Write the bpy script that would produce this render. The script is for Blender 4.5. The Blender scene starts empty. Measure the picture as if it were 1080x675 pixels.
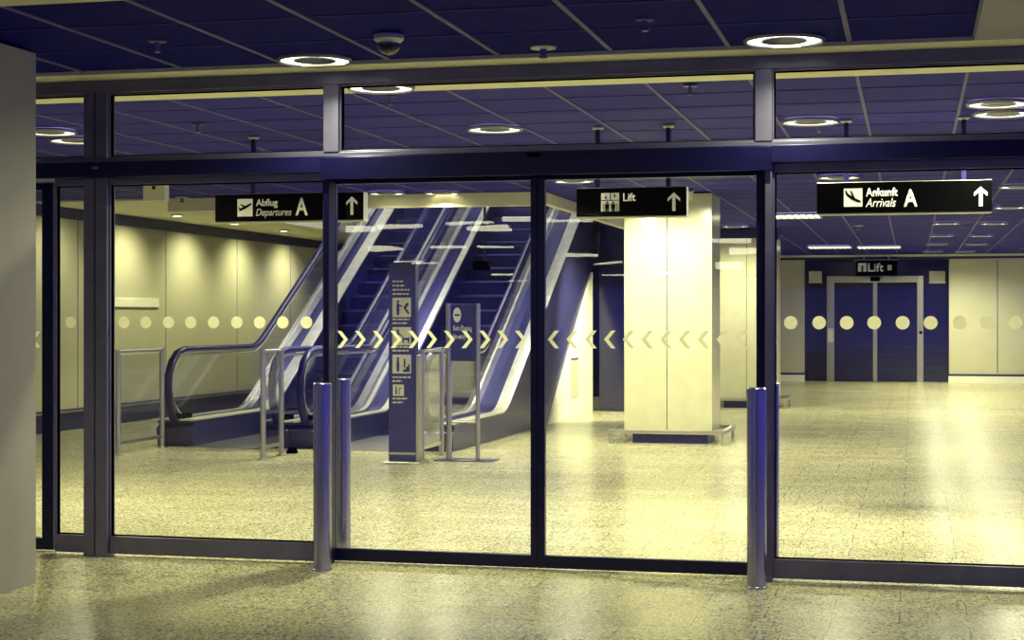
import bpy, bmesh, math, random
from mathutils import Vector
random.seed(7)
S = bpy.context.scene
COL = S.collection
# ------------------------------------------------------------------ camera
F = 1730.0; YAW = math.atan(422.0/F); CA, SA = math.cos(YAW), math.sin(YAW); EYE = 1.6; HZ = 336.0
cam_d = bpy.data.cameras.new('camera'); cam = bpy.data.objects.new('camera', cam_d); COL.objects.link(cam)
cam_d.sensor_width = 36; cam_d.lens = F/1080*36; cam_d.clip_end = 200; cam_d.clip_start = 0.05
cam_d.shift_y = -(337.5-HZ)/1080
cam.location = (0, 0, EYE); cam.rotation_euler = (math.pi/2, 0, YAW)
S.camera = cam
def W(px, py, Y):                      # pixel seen on the upright plane y = Y -> (x, z)
    u = (px-540)/F; Z = Y/(CA+u*SA)
    return Z*(-SA+u*CA), EYE-(py-HZ)*Z/F
def WX(px, Y): return W(px, 300, Y)[0]
def H(px, py, z=0.0):                  # pixel seen on the level plane z -> (x, y)
    Z = (EYE-z)*F/(py-HZ); u = (px-540)/F
    return Z*(-SA+u*CA), Z*(CA+u*SA)
# ------------------------------------------------------------------ world, exposure
wd = bpy.data.worlds.new('world'); S.world = wd; wd.use_nodes = True
bg = wd.node_tree.nodes['Background']; bg.inputs[0].default_value = (0.055, 0.05, 0.42, 1); bg.inputs[1].default_value = 1.5
S.view_settings.view_transform = 'Standard'; S.view_settings.look = 'None'
S.view_settings.gamma = 1.0; S.view_settings.use_curve_mapping = False
S.view_settings.exposure = 0.22
LAMP = (1.0, 0.975, 0.61)
RING_IN = 3.0; RING_OUT = 4.0; DOWN_IN = 300.0; DOWN_OUT = 62.0
CEIL = 3.2; FAC = 10.08
# ------------------------------------------------------------------ materials
def newmat(name):
    m = bpy.data.materials.new(name); m.use_nodes = True
    return m, m.node_tree, m.node_tree.nodes['Principled BSDF']
def mat(name, c, rough=0.5, metal=0.0, spec=0.5, var=0.12, scale=6.0, bump=0.0, bscale=40.0, stretch=(1, 1, 1)):
    m, nt, b = newmat(name)
    tc = nt.nodes.new('ShaderNodeTexCoord'); mp = nt.nodes.new('ShaderNodeMapping'); mp.inputs['Scale'].default_value = stretch
    nt.links.new(tc.outputs['Object'], mp.inputs[0])
    n = nt.nodes.new('ShaderNodeTexNoise'); n.inputs['Scale'].default_value = scale; n.inputs['Detail'].default_value = 4
    nt.links.new(mp.outputs[0], n.inputs['Vector'])
    r = nt.nodes.new('ShaderNodeValToRGB')
    r.color_ramp.elements[0].position = 0.3; r.color_ramp.elements[1].position = 0.7
    r.color_ramp.elements[0].color = tuple(x*(1-var) for x in c)+(1,)
    r.color_ramp.elements[1].color = tuple(min(1, x*(1+var)) for x in c)+(1,)
    nt.links.new(n.outputs[0], r.inputs[0]); nt.links.new(r.outputs[0], b.inputs['Base Color'])
    b.inputs['Roughness'].default_value = rough; b.inputs['Metallic'].default_value = metal
    b.inputs['Specular IOR Level'].default_value = spec
    if bump:
        n2 = nt.nodes.new('ShaderNodeTexNoise'); n2.inputs['Scale'].default_value = bscale
        nt.links.new(mp.outputs[0], n2.inputs['Vector'])
        bp = nt.nodes.new('ShaderNodeBump'); bp.inputs['Strength'].default_value = bump; bp.inputs['Distance'].default_value = 0.01
        nt.links.new(n2.outputs[0], bp.inputs['Height']); nt.links.new(bp.outputs[0], b.inputs['Normal'])
    return m
def emis(name, c, s):
    m, nt, b = newmat(name); b.inputs['Base Color'].default_value = (*c, 1)
    b.inputs['Emission Color'].default_value = (*c, 1); b.inputs['Emission Strength'].default_value = s
    return m
def glass(name, tint, refl=1.0, rough=0.02, wave=0.0):
    m = bpy.data.materials.new(name); m.use_nodes = True; nt = m.node_tree
    nt.nodes.remove(nt.nodes['Principled BSDF']); out = nt.nodes['Material Output']
    t = nt.nodes.new('ShaderNodeBsdfTransparent'); t.inputs[0].default_value = (*tint, 1)
    g = nt.nodes.new('ShaderNodeBsdfGlossy'); g.inputs['Roughness'].default_value = rough; g.inputs[0].default_value = (.9, .9, 1, 1)
    fr = nt.nodes.new('ShaderNodeFresnel'); fr.inputs[0].default_value = 1.5
    mu = nt.nodes.new('ShaderNodeMath'); mu.operation = 'MULTIPLY'; mu.inputs[1].default_value = refl
    ge = nt.nodes.new('ShaderNodeNewGeometry'); iv = nt.nodes.new('ShaderNodeMath'); iv.operation = 'SUBTRACT'; iv.inputs[0].default_value = 1
    nt.links.new(ge.outputs['Backfacing'], iv.inputs[1])        # only the outer face of a pane reflects
    m2 = nt.nodes.new('ShaderNodeMath'); m2.operation = 'MULTIPLY'; nt.links.new(fr.outputs[0], m2.inputs[0]); nt.links.new(iv.outputs[0], m2.inputs[1])
    nt.links.new(m2.outputs[0], mu.inputs[0])
    mx = nt.nodes.new('ShaderNodeMixShader'); nt.links.new(mu.outputs[0], mx.inputs[0])
    nt.links.new(t.outputs[0], mx.inputs[1]); nt.links.new(g.outputs[0], mx.inputs[2]); nt.links.new(mx.outputs[0], out.inputs[0])
    if wave:
        tc = nt.nodes.new('ShaderNodeTexCoord'); mp = nt.nodes.new('ShaderNodeMapping'); mp.inputs['Scale'].default_value = (.25, .25, 3)
        n = nt.nodes.new('ShaderNodeTexNoise'); n.inputs['Scale'].default_value = 2.0
        bp = nt.nodes.new('ShaderNodeBump'); bp.inputs['Strength'].default_value = wave; bp.inputs['Distance'].default_value = .05
        nt.links.new(tc.outputs['Object'], mp.inputs[0]); nt.links.new(mp.outputs[0], n.inputs['Vector'])
        nt.links.new(n.outputs[0], bp.inputs['Height']); nt.links.new(bp.outputs[0], g.inputs['Normal'])
    return m
def granite():
    m, nt, b = newmat('granite tiles'); L = nt.links.new
    tc = nt.nodes.new('ShaderNodeTexCoord')
    br = nt.nodes.new('ShaderNodeTexBrick'); br.offset = 0.5
    br.inputs['Scale'].default_value = 1.0; br.inputs['Brick Width'].default_value = 0.705; br.inputs['Row Height'].default_value = 0.353
    br.inputs['Mortar Size'].default_value = 0.004; br.inputs['Mortar Smooth'].default_value = 0.2; br.inputs['Bias'].default_value = 0.0
    br.inputs['Color1'].default_value = (0.74, 0.71, 0.38, 1); br.inputs['Color2'].default_value = (0.88, 0.85, 0.50, 1)
    br.inputs['Mortar'].default_value = (0.33, 0.31, 0.22, 1)
    L(tc.outputs['Object'], br.inputs['Vector'])
    n = nt.nodes.new('ShaderNodeTexNoise'); n.inputs['Scale'].default_value = 62; n.inputs['Detail'].default_value = 3; n.inputs['Roughness'].default_value = .75
    L(tc.outputs['Object'], n.inputs['Vector'])
    r = nt.nodes.new('ShaderNodeValToRGB'); r.color_ramp.elements[0].position = .40; r.color_ramp.elements[1].position = .57
    r.color_ramp.elements[0].color = (.09, .08, .17, 1); r.color_ramp.elements[1].color = (1, 1, 1, 1)
    L(n.outputs[0], r.inputs[0])
    mx = nt.nodes.new('ShaderNodeMix'); mx.data_type = 'RGBA'; mx.blend_type = 'MULTIPLY'; mx.inputs[0].default_value = .95
    L(br.outputs['Color'], mx.inputs[6]); L(r.outputs[0], mx.inputs[7]); L(mx.outputs[2], b.inputs['Base Color'])
    n3 = nt.nodes.new('ShaderNodeTexNoise'); n3.inputs['Scale'].default_value = 1.3; L(tc.outputs['Object'], n3.inputs['Vector'])
    mr = nt.nodes.new('ShaderNodeMapRange'); mr.inputs[3].default_value = .21; mr.inputs[4].default_value = .28
    L(n3.outputs[0], mr.inputs[0]); L(mr.outputs[0], b.inputs['Roughness'])
    b.inputs['Specular IOR Level'].default_value = .6
    return m
M = dict(
    floor=granite(),
    cream=mat('cream plaster', (.70, .675, .48), .6, bump=.1, var=.03),
    plaster=mat('grey plaster', (.30, .285, .33), .7, bump=.15, var=.04),
    pier=mat('painted pier plaster', (.36, .345, .31), .6, bump=.1, var=.03),
    navy_ceiling=mat('blue metal ceiling panel', (.003, .0025, .16), .8, 0, .05, bump=.03),
    hall_ceiling=mat('lilac grey ceiling panel', (.026, .022, .25), .7, 0, .08, stretch=(.3, 6, 1)),
    bar=mat('pale ceiling joint', (.12, .11, .26), .6, 0, .2),
    thinbar=mat('thin ceiling joint', (.05, .046, .20), .6, 0, .1),
    frame=mat('anodised grey frame', (.15, .145, .235), .36, .5),
    darkframe=mat('near black frame', (.004, .004, .045), .35, .1, .3),
    header=mat('dark blue header', (.008, .008, .065), .35, .2, .3),
    steel=mat('brushed steel', (.50, .49, .46), .28, .9, stretch=(20, 20, 1)),
    bluesteel=mat('blue tinted steel', (.34, .33, .40), .25, .9, stretch=(20, 20, 1)),
    chrome=mat('bright steel deck', (.85, .84, .66), .3, .6),
    rubber=mat('handrail rubber', (.008, .008, .07), .35, 0, .25),
    truss=mat('blue grey panel', (.04, .04, .15), .3, .5),
    steps=mat('ribbed step metal', (.018, .018, .10), .4, .3, stretch=(60, 1, 1)),
    nose=mat('step nosing', (.07, .07, .18), .35, .5),
    wallp=mat('pale wall panel', (.56, .55, .36), .45, var=.03, scale=1.5),
    white=mat('white paint', (.88, .87, .66), .5, var=.03),
    clad=mat('frosted pale cladding', (.58, .57, .39), .22, var=.05),
    navy=mat('navy trim', (.012, .012, .10), .35),
    backwall=mat('dark glossy blue wall', (.008, .008, .055), .16, .3, 1.0, bump=.25, bscale=1.5, stretch=(.3, .3, 4)),
    black=mat('black sign face', (.001, .001, .0012), .7, 0, 0, var=0),
    signwhite=mat('white sign lettering', (.95, .95, .90), .5, var=0),
    casing=mat('sign casing', (.45, .45, .42), .4, .3),
    totem=mat('blue sign face', (.022, .022, .16), .4),
    pale=mat('pale sign field', (.60, .60, .48), .5),
    dome=mat('smoked dome', (.006, .006, .02), .08, 0, .8),
    glass=glass('door glass', (.98, .98, .985), 1.0, .003, .006),
    glassb=glass('balustrade glass', (.90, .91, .96), 1.8, .06),
    lens=mat('lamp core', (.05, .05, .12), .35),
    ring_in=emis('hall lamp diffuser', LAMP, RING_IN), ring_out=emis('porch lamp diffuser', (1, .98, .74), RING_OUT),
    spotface=emis('small lamp face', LAMP, 30), tube=emis('louvre lamp tube', LAMP, 5.0),
    shaft_fill=emis('added shaft fill diffuser', (.9, .9, .85), 30), ring_rear=emis('rear lamp diffuser', LAMP, 11),
    signlit=emis('lit sign field', (.95, .95, .8), .55),
)
def sticker():
    m, nt, b = newmat('pale film sticker'); b.inputs['Base Color'].default_value = (.95, .94, .62, 1); b.inputs['Roughness'].default_value = .6
    tr = nt.nodes.new('ShaderNodeBsdfTranslucent'); tr.inputs[0].default_value = (.98, .97, .66, 1)
    mx = nt.nodes.new('ShaderNodeMixShader'); mx.inputs[0].default_value = .5
    nt.links.new(b.outputs[0], mx.inputs[1]); nt.links.new(tr.outputs[0], mx.inputs[2]); nt.links.new(mx.outputs[0], nt.nodes['Material Output'].inputs[0])
    return m
M['sticker'] = sticker()
# ------------------------------------------------------------------ builders
ORG = {}
def tag(o, label=None, cat=None, group=None, kind=None):
    if label: o['label'] = label
    if cat: o['category'] = cat
    if group: o['group'] = group
    if kind: o['kind'] = kind
    return o
def thing(name, loc, label, cat, group=None, kind=None):
    o = bpy.data.objects.new(name, None); COL.objects.link(o); o.location = loc; o.empty_display_size = .1
    ORG[o] = Vector(loc); return tag(o, label, cat, group, kind)
class MB:
    def __init__(s): s.v = []; s.f = []
    def add(s, vs, fs):
        k = len(s.v); s.v += [tuple(p) for p in vs]; s.f += [tuple(i+k for i in f) for f in fs]; return s
    def box(s, x0, x1, y0, y1, z0, z1):
        x0, x1 = min(x0, x1), max(x0, x1); y0, y1 = min(y0, y1), max(y0, y1); z0, z1 = min(z0, z1), max(z0, z1)
        return s.add([(x0,y0,z0),(x1,y0,z0),(x1,y1,z0),(x0,y1,z0),(x0,y0,z1),(x1,y0,z1),(x1,y1,z1),(x0,y1,z1)],
                     [(0,3,2,1),(4,5,6,7),(0,1,5,4),(1,2,6,5),(2,3,7,6),(3,0,4,7)])
    def prismx(s, poly, x0, x1):          # poly in (y, z), extruded in x
        n = len(poly)
        return s.add([(x0, a, b) for a, b in poly]+[(x1, a, b) for a, b in poly],
                     [tuple(range(n)), tuple(range(2*n-1, n-1, -1))]+[(i, i+n, (i+1) % n+n, (i+1) % n) for i in range(n)])
    def prismy(s, poly, y0, y1):          # poly in (x, z), extruded in y
        n = len(poly)
        return s.add([(a, y0, b) for a, b in poly]+[(a, y1, b) for a, b in poly],
                     [tuple(range(n)), tuple(range(2*n-1, n-1, -1))]+[(i, i+n, (i+1) % n+n, (i+1) % n) for i in range(n)])
    def ribbon(s, pts, x0, x1, t0, t1):   # strip along (y,z) path between normal offsets t0..t1 and x0..x1
        n = len(pts); nr = []
        for i in range(n):
            a = pts[max(0, i-1)]; b = pts[min(n-1, i+1)]; d = Vector((b[0]-a[0], b[1]-a[1])).normalized(); nr.append((-d.y, d.x))
        vs = []
        for i, p in enumerate(pts):
            for x, t in ((x0, t0), (x1, t0), (x1, t1), (x0, t1)): vs.append((x, p[0]+nr[i][0]*t, p[1]+nr[i][1]*t))
        fs = [(0, 1, 2, 3), (4*n-1, 4*n-2, 4*n-3, 4*n-4)]
        for i in range(n-1):
            for k in range(4): fs.append((4*i+k, 4*i+4+k, 4*i+4+(k+1) % 4, 4*i+(k+1) % 4))
        return s.add(vs, fs)
    def tube(s, pts, r, seg=14, rx=None):
        pts = [Vector(p) for p in pts]; n = len(pts); vs = []; fs = []
        for i, p in enumerate(pts):
            d = (pts[min(n-1, i+1)]-pts[max(0, i-1)]).normalized()
            a = Vector((1, 0, 0)) if abs(d.x) < .9 else Vector((0, 1, 0))
            b = d.cross(a).normalized(); a = b.cross(d).normalized()
            for k in range(seg):
                t = 2*math.pi*k/seg; vs.append(p+a*math.cos(t)*(rx or r)+b*math.sin(t)*r)
        for i in range(n-1):
            for k in range(seg): fs.append((i*seg+k, i*seg+(k+1) % seg, (i+1)*seg+(k+1) % seg, (i+1)*seg+k))
        fs += [tuple(range(seg-1, -1, -1)), tuple(range((n-1)*seg, n*seg))]
        return s.add(vs, fs)
    def lathe(s, prof, c, seg=32, close=False):   # prof (r, z)
        vs = []; fs = []; n = len(prof)
        for r, z in prof:
            for k in range(seg):
                t = 2*math.pi*k/seg; vs.append((c[0]+max(r, 1e-4)*math.cos(t), c[1]+max(r, 1e-4)*math.sin(t), c[2]+z))
        m = n if close else n-1
        for i in range(m):
            j = (i+1) % n
            for k in range(seg): fs.append((i*seg+k, i*seg+(k+1) % seg, j*seg+(k+1) % seg, j*seg+k))
        if not close: fs += [tuple(range(seg)), tuple(range((n-1)*seg, n*seg))]
        return s.add(vs, fs)
    def disc(s, x, z, r, y0, y1, seg=28, sx=1.0):
        return s.prismy([(x+r*sx*math.cos(2*math.pi*k/seg), z+r*math.sin(2*math.pi*k/seg)) for k in range(seg)], y0, y1)
    def build(s, name, m, parent=None, smooth=False, bevel=0, label=None, cat=None, group=None, kind=None, origin=None):
        if parent is not None: o0 = ORG[parent]
        elif origin is not None: o0 = Vector(origin)
        else:
            xs = [p[0] for p in s.v]; ys = [p[1] for p in s.v]; zs = [p[2] for p in s.v]
            o0 = Vector(((min(xs)+max(xs))/2, (min(ys)+max(ys))/2, min(zs)))
        me = bpy.data.meshes.new(name); me.from_pydata([(p[0]-o0.x, p[1]-o0.y, p[2]-o0.z) for p in s.v], [], s.f)
        bm = bmesh.new(); bm.from_mesh(me); bmesh.ops.recalc_face_normals(bm, faces=bm.faces); bm.to_mesh(me); bm.free()
        me.materials.append(m if not isinstance(m, str) else M[m])
        o = bpy.data.objects.new(name, me); COL.objects.link(o)
        if parent is not None: o.parent = parent; ORG[o] = ORG[parent]
        else: o.location = o0; ORG[o] = o0
        if smooth:
            for p in me.polygons: p.use_smooth = True
            me.set_sharp_from_angle(angle=math.radians(35))
        if bevel:
            b = o.modifiers.new('bevel', 'BEVEL'); b.width = bevel; b.segments = 2; b.limit_method = 'ANGLE'
        return tag(o, label, cat, group, kind)
def copy_thing(root, loc, label, group=None):
    r = root.copy(); COL.objects.link(r); r.location = loc; r['label'] = label
    if group: r['group'] = group
    for ch in list(root.children):
        c = ch.copy(); COL.objects.link(c); c.parent = r
        for g in list(ch.children):
            d = g.copy(); COL.objects.link(d); d.parent = c
    return r
def text(body, x0, x1, z0, z1, y, parent, m='signwhite', name='lettering', shear=0.0, bold=0.012):
    cu = bpy.data.curves.new('text', 'FONT'); cu.body = body; cu.shear = shear; cu.offset = bold; cu.extrude = 0.0
    o = bpy.data.objects.new('text', cu); COL.objects.link(o)
    bpy.context.view_layer.update()
    me = bpy.data.meshes.new_from_object(o.evaluated_get(bpy.context.evaluated_depsgraph_get()))
    bpy.data.objects.remove(o); bpy.data.curves.remove(cu)
    xs = [v.co.x for v in me.vertices]; ys = [v.co.y for v in me.vertices]
    sx = (x1-x0)/(max(xs)-min(xs)); sy = (z1-z0)/(max(ys)-min(ys)); o0 = ORG[parent]
    bm = bmesh.new(); bm.from_mesh(me)
    for v in bm.verts: v.co = Vector((x0+(v.co.x-min(xs))*sx-o0.x, y-.003-o0.y, z0+(v.co.y-min(ys))*sy-o0.z))
    r = bmesh.ops.extrude_face_region(bm, geom=bm.faces[:])
    for e in r['geom']:
        if isinstance(e, bmesh.types.BMVert): e.co.y += .0028
    bmesh.ops.recalc_face_normals(bm, faces=bm.faces); bm.to_mesh(me); bm.free()
    me.name = name; me.materials.clear(); me.materials.append(M[m])
    t = bpy.data.objects.new(name, me); COL.objects.link(t); t.parent = parent; ORG[t] = o0
    return t
def struct(mb, name, m, label, cat=None, parent=None, bevel=0):
    return mb.build(name, m, parent, bevel=bevel, label=label if parent is None else None, cat=cat if parent is None else None, kind='structure' if parent is None else None)

# ================================================================== STRUCTURE
struct(MB().box(-18, 8, -70, 46, -.2, 0), 'floor', 'floor', 'speckled pale granite tile floor running through the glass doors', 'floor')
# outer ceiling: plaster border around a coffer of blue panels
struct(MB().box(-7, .35, 7.55, 9.80, 3.225, 3.30), 'ceiling', 'navy_ceiling', 'dark blue panel ceiling outside the glass doors', 'ceiling')
cp = bpy.data.objects['ceiling']
g = MB()
for k in range(-1, 10): g.box(-.355-.705*k-.014, -.355-.705*k+.014, 7.55, 9.80, 3.216, 3.2249)
g.build('joint_bar', 'bar', cp)
g = MB()
for y in (7.57, 8.31, 9.05): g.box(-7, .35, y-.006, y+.006, 3.219, 3.2249)
g.build('cross_joint', 'thinbar', cp)
b = MB().box(-7, 5, 9.80, FAC+.02, CEIL, 3.30).box(-18, 8, -70, 7.55, CEIL, 3.30)
struct(MB().box(.35, 5, 7.55, 9.80, CEIL, 3.30), 'trim_18', 'plaster', 'grey plaster ceiling field right of the blue panels', 'ceiling border')
struct(b, 'trim_1', 'cream', 'cream plaster border around the blue ceiling panels', 'ceiling border')
# left pier
struct(MB().box(-7.2, -5.14, 7.9, 8.94, 0, 3.199), 'wall_left', 'pier', 'plain plaster pier at the left edge, outside the doors', 'wall')
struct(MB().box(2.6, 5.2, 9.9, 10.3, 0, 3.199), 'wall_front', 'pier', 'plaster wall closing the glass front beyond the right pane', 'wall')
struct(MB().box(-12.0, -6.72, 9.9, 10.3, 0, 3.199), 'wall_front', 'pier', 'plaster wall closing the glass front behind the left pier', 'wall')
# ------------------------------------------------------------------ the glass front
Y0, Y1 = FAC-.03, FAC+.07
zt, zc, zh, zf = 3.118, 2.678, 2.65, 2.565
XL = -6.7; XR = 2.6
P1a, P1m, P1b = WX(91, FAC), WX(103, FAC), WX(115.5, FAC)
P2a, P2b = WX(343, FAC), WX(359, FAC)
P3a, P3b = WX(797, FAC), WX(815, FAC)
struct(MB().box(XL, XR, Y0, Y1, zt, 3.199), 'trim_2', 'frame', 'grey metal head rail along the top of the glass front', 'frame rail', bevel=.004)
struct(MB().box(XL, XR, Y0, Y1, zh, zc), 'trim_3', 'frame', 'thin grey transom under the upper panes', 'frame rail', bevel=.003)
hd = struct(MB().box(XL, XR, Y0-.05, Y1+.1, zf-.02, zh-.001), 'trim_4', 'header', 'dark blue header band over the doors and side panes', 'header', bevel=.004)
MB().box(P2a, P3b, Y0-.062, Y0-.0505, 2.497, zh-.01).build('operator_cover', 'darkframe', hd, bevel=.003)
MB().box(WX(560, FAC), WX(573, FAC), Y0-.085, Y0-.0621, 2.61, 2.635).build('sensor', 'black', hd, bevel=.003)
MB().box(WX(104, FAC), WX(110, FAC), Y0-.07, Y0-.0505, 2.60, 2.615).build('sensor', 'frame', hd, bevel=.003)
def post(x0, x1, z0, z1, n, label, m='frame', grooves=()):
    p = struct(MB().box(x0, x1, Y0-.01, Y1+.01, z0, z1), 'trim_%d' % n, m, label, 'post', bevel=.004)
    for gx in grooves: MB().box(gx-.004, gx+.004, Y0-.0115, Y0-.0101, z0+.005, z1-.005).build('shadow_gap', 'darkframe', p)
post(P1a, P1b, 0, zf-.021, 5, 'grey double mullion left of the dotted left pane', grooves=(P1m,))
post(P1a, P1b, zc+.0005, zt-.0005, 6, 'grey mullion between the two upper left panes', grooves=(P1m,))
post(P2a, P2b, zc+.0005, zt-.0005, 7, 'grey mullion above the left end of the sliding doors')
post(P3a, P3b, zc+.0005, zt-.0005, 8, 'grey mullion above the right end of the sliding doors')
post(WX(807.5, FAC), P3b, 0, zf-.021, 9, 'grey jamb right of the sliding doors')
post(P2a, WX(349, FAC), 0, zf-.021, 10, 'dark jamb left of the sliding doors', 'darkframe')
YG = FAC+.02
def film(poly, y):                     # adhesive film, one face thick
    return MB().add([(a, y, b_) for a, b_ in poly], [tuple(range(len(poly)))])
def pane(n, x0, x1, z0, z1, label, fr=(.008, .008, .012, .012), m='frame', dots=(), y=YG):
    l, r, bo, to = fr
    root = thing('window_%d' % n, ((x0+x1)/2, y, z0), label, 'window', None, 'structure')
    if max(fr) > 0:
        f = MB()
        f.box(x0, x1, y-.03, y+.03, z0, z0+bo).box(x0, x1, y-.03, y+.03, z1-to, z1)
        f.box(x0, x0+l, y-.03, y+.03, z0+bo, z1-to).box(x1-r, x1, y-.03, y+.03, z0+bo, z1-to)
        f.build('window_frame', m, root, bevel=.002)
    gz = .008
    gk = MB()
    a, b_, c, d = x0+l, x1-r, z0+bo, z1-to
    gk.box(a, a+gz, y-.012, y+.012, c, d).box(b_-gz, b_, y-.012, y+.012, c, d).box(a+gz, b_-gz, y-.012, y+.012, c, c+gz).box(a+gz, b_-gz, y-.012, y+.012, d-gz, d)
    gk.build('gasket', 'black', root)
    gl = MB().box(a+gz, b_-gz, y-.004, y+.004, c+gz, d-gz).build('glass_pane', 'glass', root)
    for px, r_ in dots:
        x, z = W(px, 340, y); film([(x+r_*math.cos(2*math.pi*k/28), 1.575+r_*math.sin(2*math.pi*k/28)) for k in range(28)], y-.0045).build('dot_sticker', 'sticker', gl)
    return root
pane(1, XL, P1a, zc, zt, 'upper glass pane beside the left pier')
pane(2, P1b, P2a, zc, zt, 'upper glass pane over the dotted left pane')
pane(3, P2b, P3a, zc, zt, 'long upper glass pane over the sliding doors')
pane(4, P3b, XR, zc, zt, 'upper glass pane at the right over the arrivals sign')
DR = .0405
pane(5, WX(58.5, FAC), P1a, .02, zf-.021, 'narrow tall glass pane with a single dot beside the left sliding door', (.01, .004, .118, .045), dots=[(75, DR)])
pane(6, P1b, P2a, .02, zf-.021, 'tall fixed glass pane with nine pale dots at left', (.01, .012, .118, .045), dots=[(p, DR) for p in (131, 154, 178, 201.5, 225.5, 250, 274, 298.5, 323.5)])
pane(7, P3b, XR, .02, zf-.021, 'tall fixed glass pane with pale dots at right', (.012, .02, .118, .055), dots=[(p, DR) for p in (834, 864, 893, 922, 952, 981.5, 1012, 1041, 1071, 1101)])
def chevron(x, z, s, d, y):   # d=+1 points right
    w, h, t = .030*s, .056*s, .024*s
    pts = [(-w*d, h), (-w*d+t*d*1.2, h), (w*d+t*d*.6, 0), (-w*d+t*d*1.2, -h), (-w*d, -h), (w*d-t*d*.6, 0)]
    return film([(x+a, z+b_) for a, b_ in pts], y-.0045)
def leaf(n, x0, x1, label, chev, d, sl, sr, y=FAC+.13):
    root = thing('door_%d' % n, ((x0+x1)/2, y, 0), label, 'sliding door', None, 'structure')
    MB().box(x0, x0+sl, y-.025, y+.025, .012, 2.53).build('stile', 'darkframe', root, bevel=.003)
    MB().box(x1-sr, x1, y-.025, y+.025, .012, 2.53).build('stile', 'darkframe', root, bevel=.003)
    MB().box(x0+sl, x1-sr, y-.025, y+.025, .012, .092).build('bottom_rail', 'darkframe', root, bevel=.003)
    MB().box(x0+sl, x1-sr, y-.025, y+.025, 2.482, 2.53).build('top_rail', 'darkframe', root, bevel=.003)
    gl = MB().box(x0+sl, x1-sr, y-.004, y+.004, .092, 2.482).build('glass_pane', 'glass', root)
    for px in chev:
        x, z = W(px, 358, y); chevron(x, z, 1, d, y).build('arrow_sticker', 'sticker', gl)
YD = FAC+.13
cx = WX(567.5, YD)
leaf(1, WX(343, YD), cx-.001, 'left sliding glass door leaf with arrow stickers pointing right', [360.5+18.75*i for i in range(11)], 1, WX(355, YD)-WX(343, YD), cx-WX(560.5, YD))
leaf(2, cx+.001, WX(808, YD), 'right sliding glass door leaf with arrow stickers pointing left', [585+19.8*i for i in range(11)], -1, WX(575, YD)-cx, WX(808, YD)-WX(798, YD))
leaf(3, WX(-60, YD), WX(58, YD), 'partly hidden sliding glass door beside the left pier', [-15, 2, 21, 39], -1, .06, WX(58, YD)-WX(46, YD))
# ------------------------------------------------------------------ hall shell
VX0, VX1, VY0, VY1 = -9.6, -4.6, 20.3, 33.0
HY = 42.3
struct(MB().box(-12, 8, FAC+.08, 11.05, CEIL, 3.3), 'trim_11', 'cream', 'cream plaster border inside, just behind the upper panes', 'ceiling border')
ch = struct(MB().box(-12, 8, 11.05, VY0, 3.21, 3.3).box(VX1, 8, VY0, HY+.3, 3.21, 3.3).box(-12, VX1, VY1, HY+.3, 3.21, 3.3), 'ceiling', 'hall_ceiling', 'lilac grey panel ceiling of the arrivals hall', 'ceiling')
g = MB()
for k in range(-11, 17):
    x = -.355-.705*k
    if x < -12 or x > 8: continue
    if VX0 < x < VX1: g.box(x-.012, x+.012, 11.05, VY0, 3.202, 3.2099)
    elif x < VX0: g.box(x-.012, x+.012, 11.05, 19.0, 3.202, 3.2099)
    else: g.box(x-.012, x+.012, 11.05, HY, 3.202, 3.2099)
g.build('joint_bar', 'bar', ch)
g = MB()
y = 11.7
while y < HY:
    if y < VY0: g.box(-12, 8, y-.006, y+.006, 3.205, 3.2099)
    else: g.box(VX1, 8, y-.006, y+.006, 3.205, 3.2099)
    y += .74
g.build('cross_joint', 'thinbar', ch)
struct(MB().box(-12, VX0, VY0, VY1, 3.19, 3.3), 'ceiling', 'cream', 'ceiling strip made cream to look lit, beside the pale left wall', 'ceiling')  # brighter material stands in for lamplight on this ceiling part
struct(MB().box(VX0-.05, VX1+.05, VY0-.12, VY0, 3.03, 3.2).box(VX1, VX1+.1, VY0, VY1, 3.06, 3.2).box(VX0-.08, VX0, VY0, VY1, 3.1, 3.1899), 'trim_12', 'cream', 'cream bulkhead around the opening over the escalators', 'bulkhead')
# shaft above the escalators
struct(MB().box(VX0-.1, VX0, VY0-.1, VY1, 3.31, 6.5).box(VX1, VX1+.1, VY0-.1, VY1, 3.31, 6.5).box(VX0-.1, VX1+.1, VY0-.2, VY0-.1, 3.31, 6.5), 'wall_upper', 'backwall', 'dark walls of the opening above the escalators', 'wall')
struct(MB().box(VX0-.1, VX1+.1, VY0-.2, VY1+.2, 6.5, 6.6), 'ceiling', 'navy_ceiling', 'dark ceiling high over the escalators', 'ceiling')
struct(MB().box(-12, -4.2, VY1, VY1+.2, 0, 6.5), 'wall_back', 'backwall', 'dark glossy wall behind the escalators', 'wall')
wl = struct(MB().box(-12.0, -11.8, 10.3, VY1, 0, 3.19), 'wall_left', 'wallp', 'pale panelled hall wall washed by small lamps', 'wall')
for y in (15.9, 18.8, 21.7, 24.6, 27.5, 30.1): MB().box(-11.8, -11.797, y-.008, y+.008, .25, 3.05).build('panel_seam', 'thinbar', wl)
struct(MB().box(-11.8, -11.74, 10.3, VY1, 3.03, 3.189), 'trim_13', 'navy', 'dark blue band along the top of the pale left wall', 'trim')
struct(MB().box(-11.8, -11.74, 10.3, VY1, .0, .30), 'baseboard_left', 'navy', 'dark blue baseboard along the pale left wall', 'baseboard')
struct(MB().box(-11.74, -11.70, 10.3, VY1, .255, .285), 'trim_14', 'steel', 'steel bumper rail on the left baseboard', 'trim')
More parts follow.
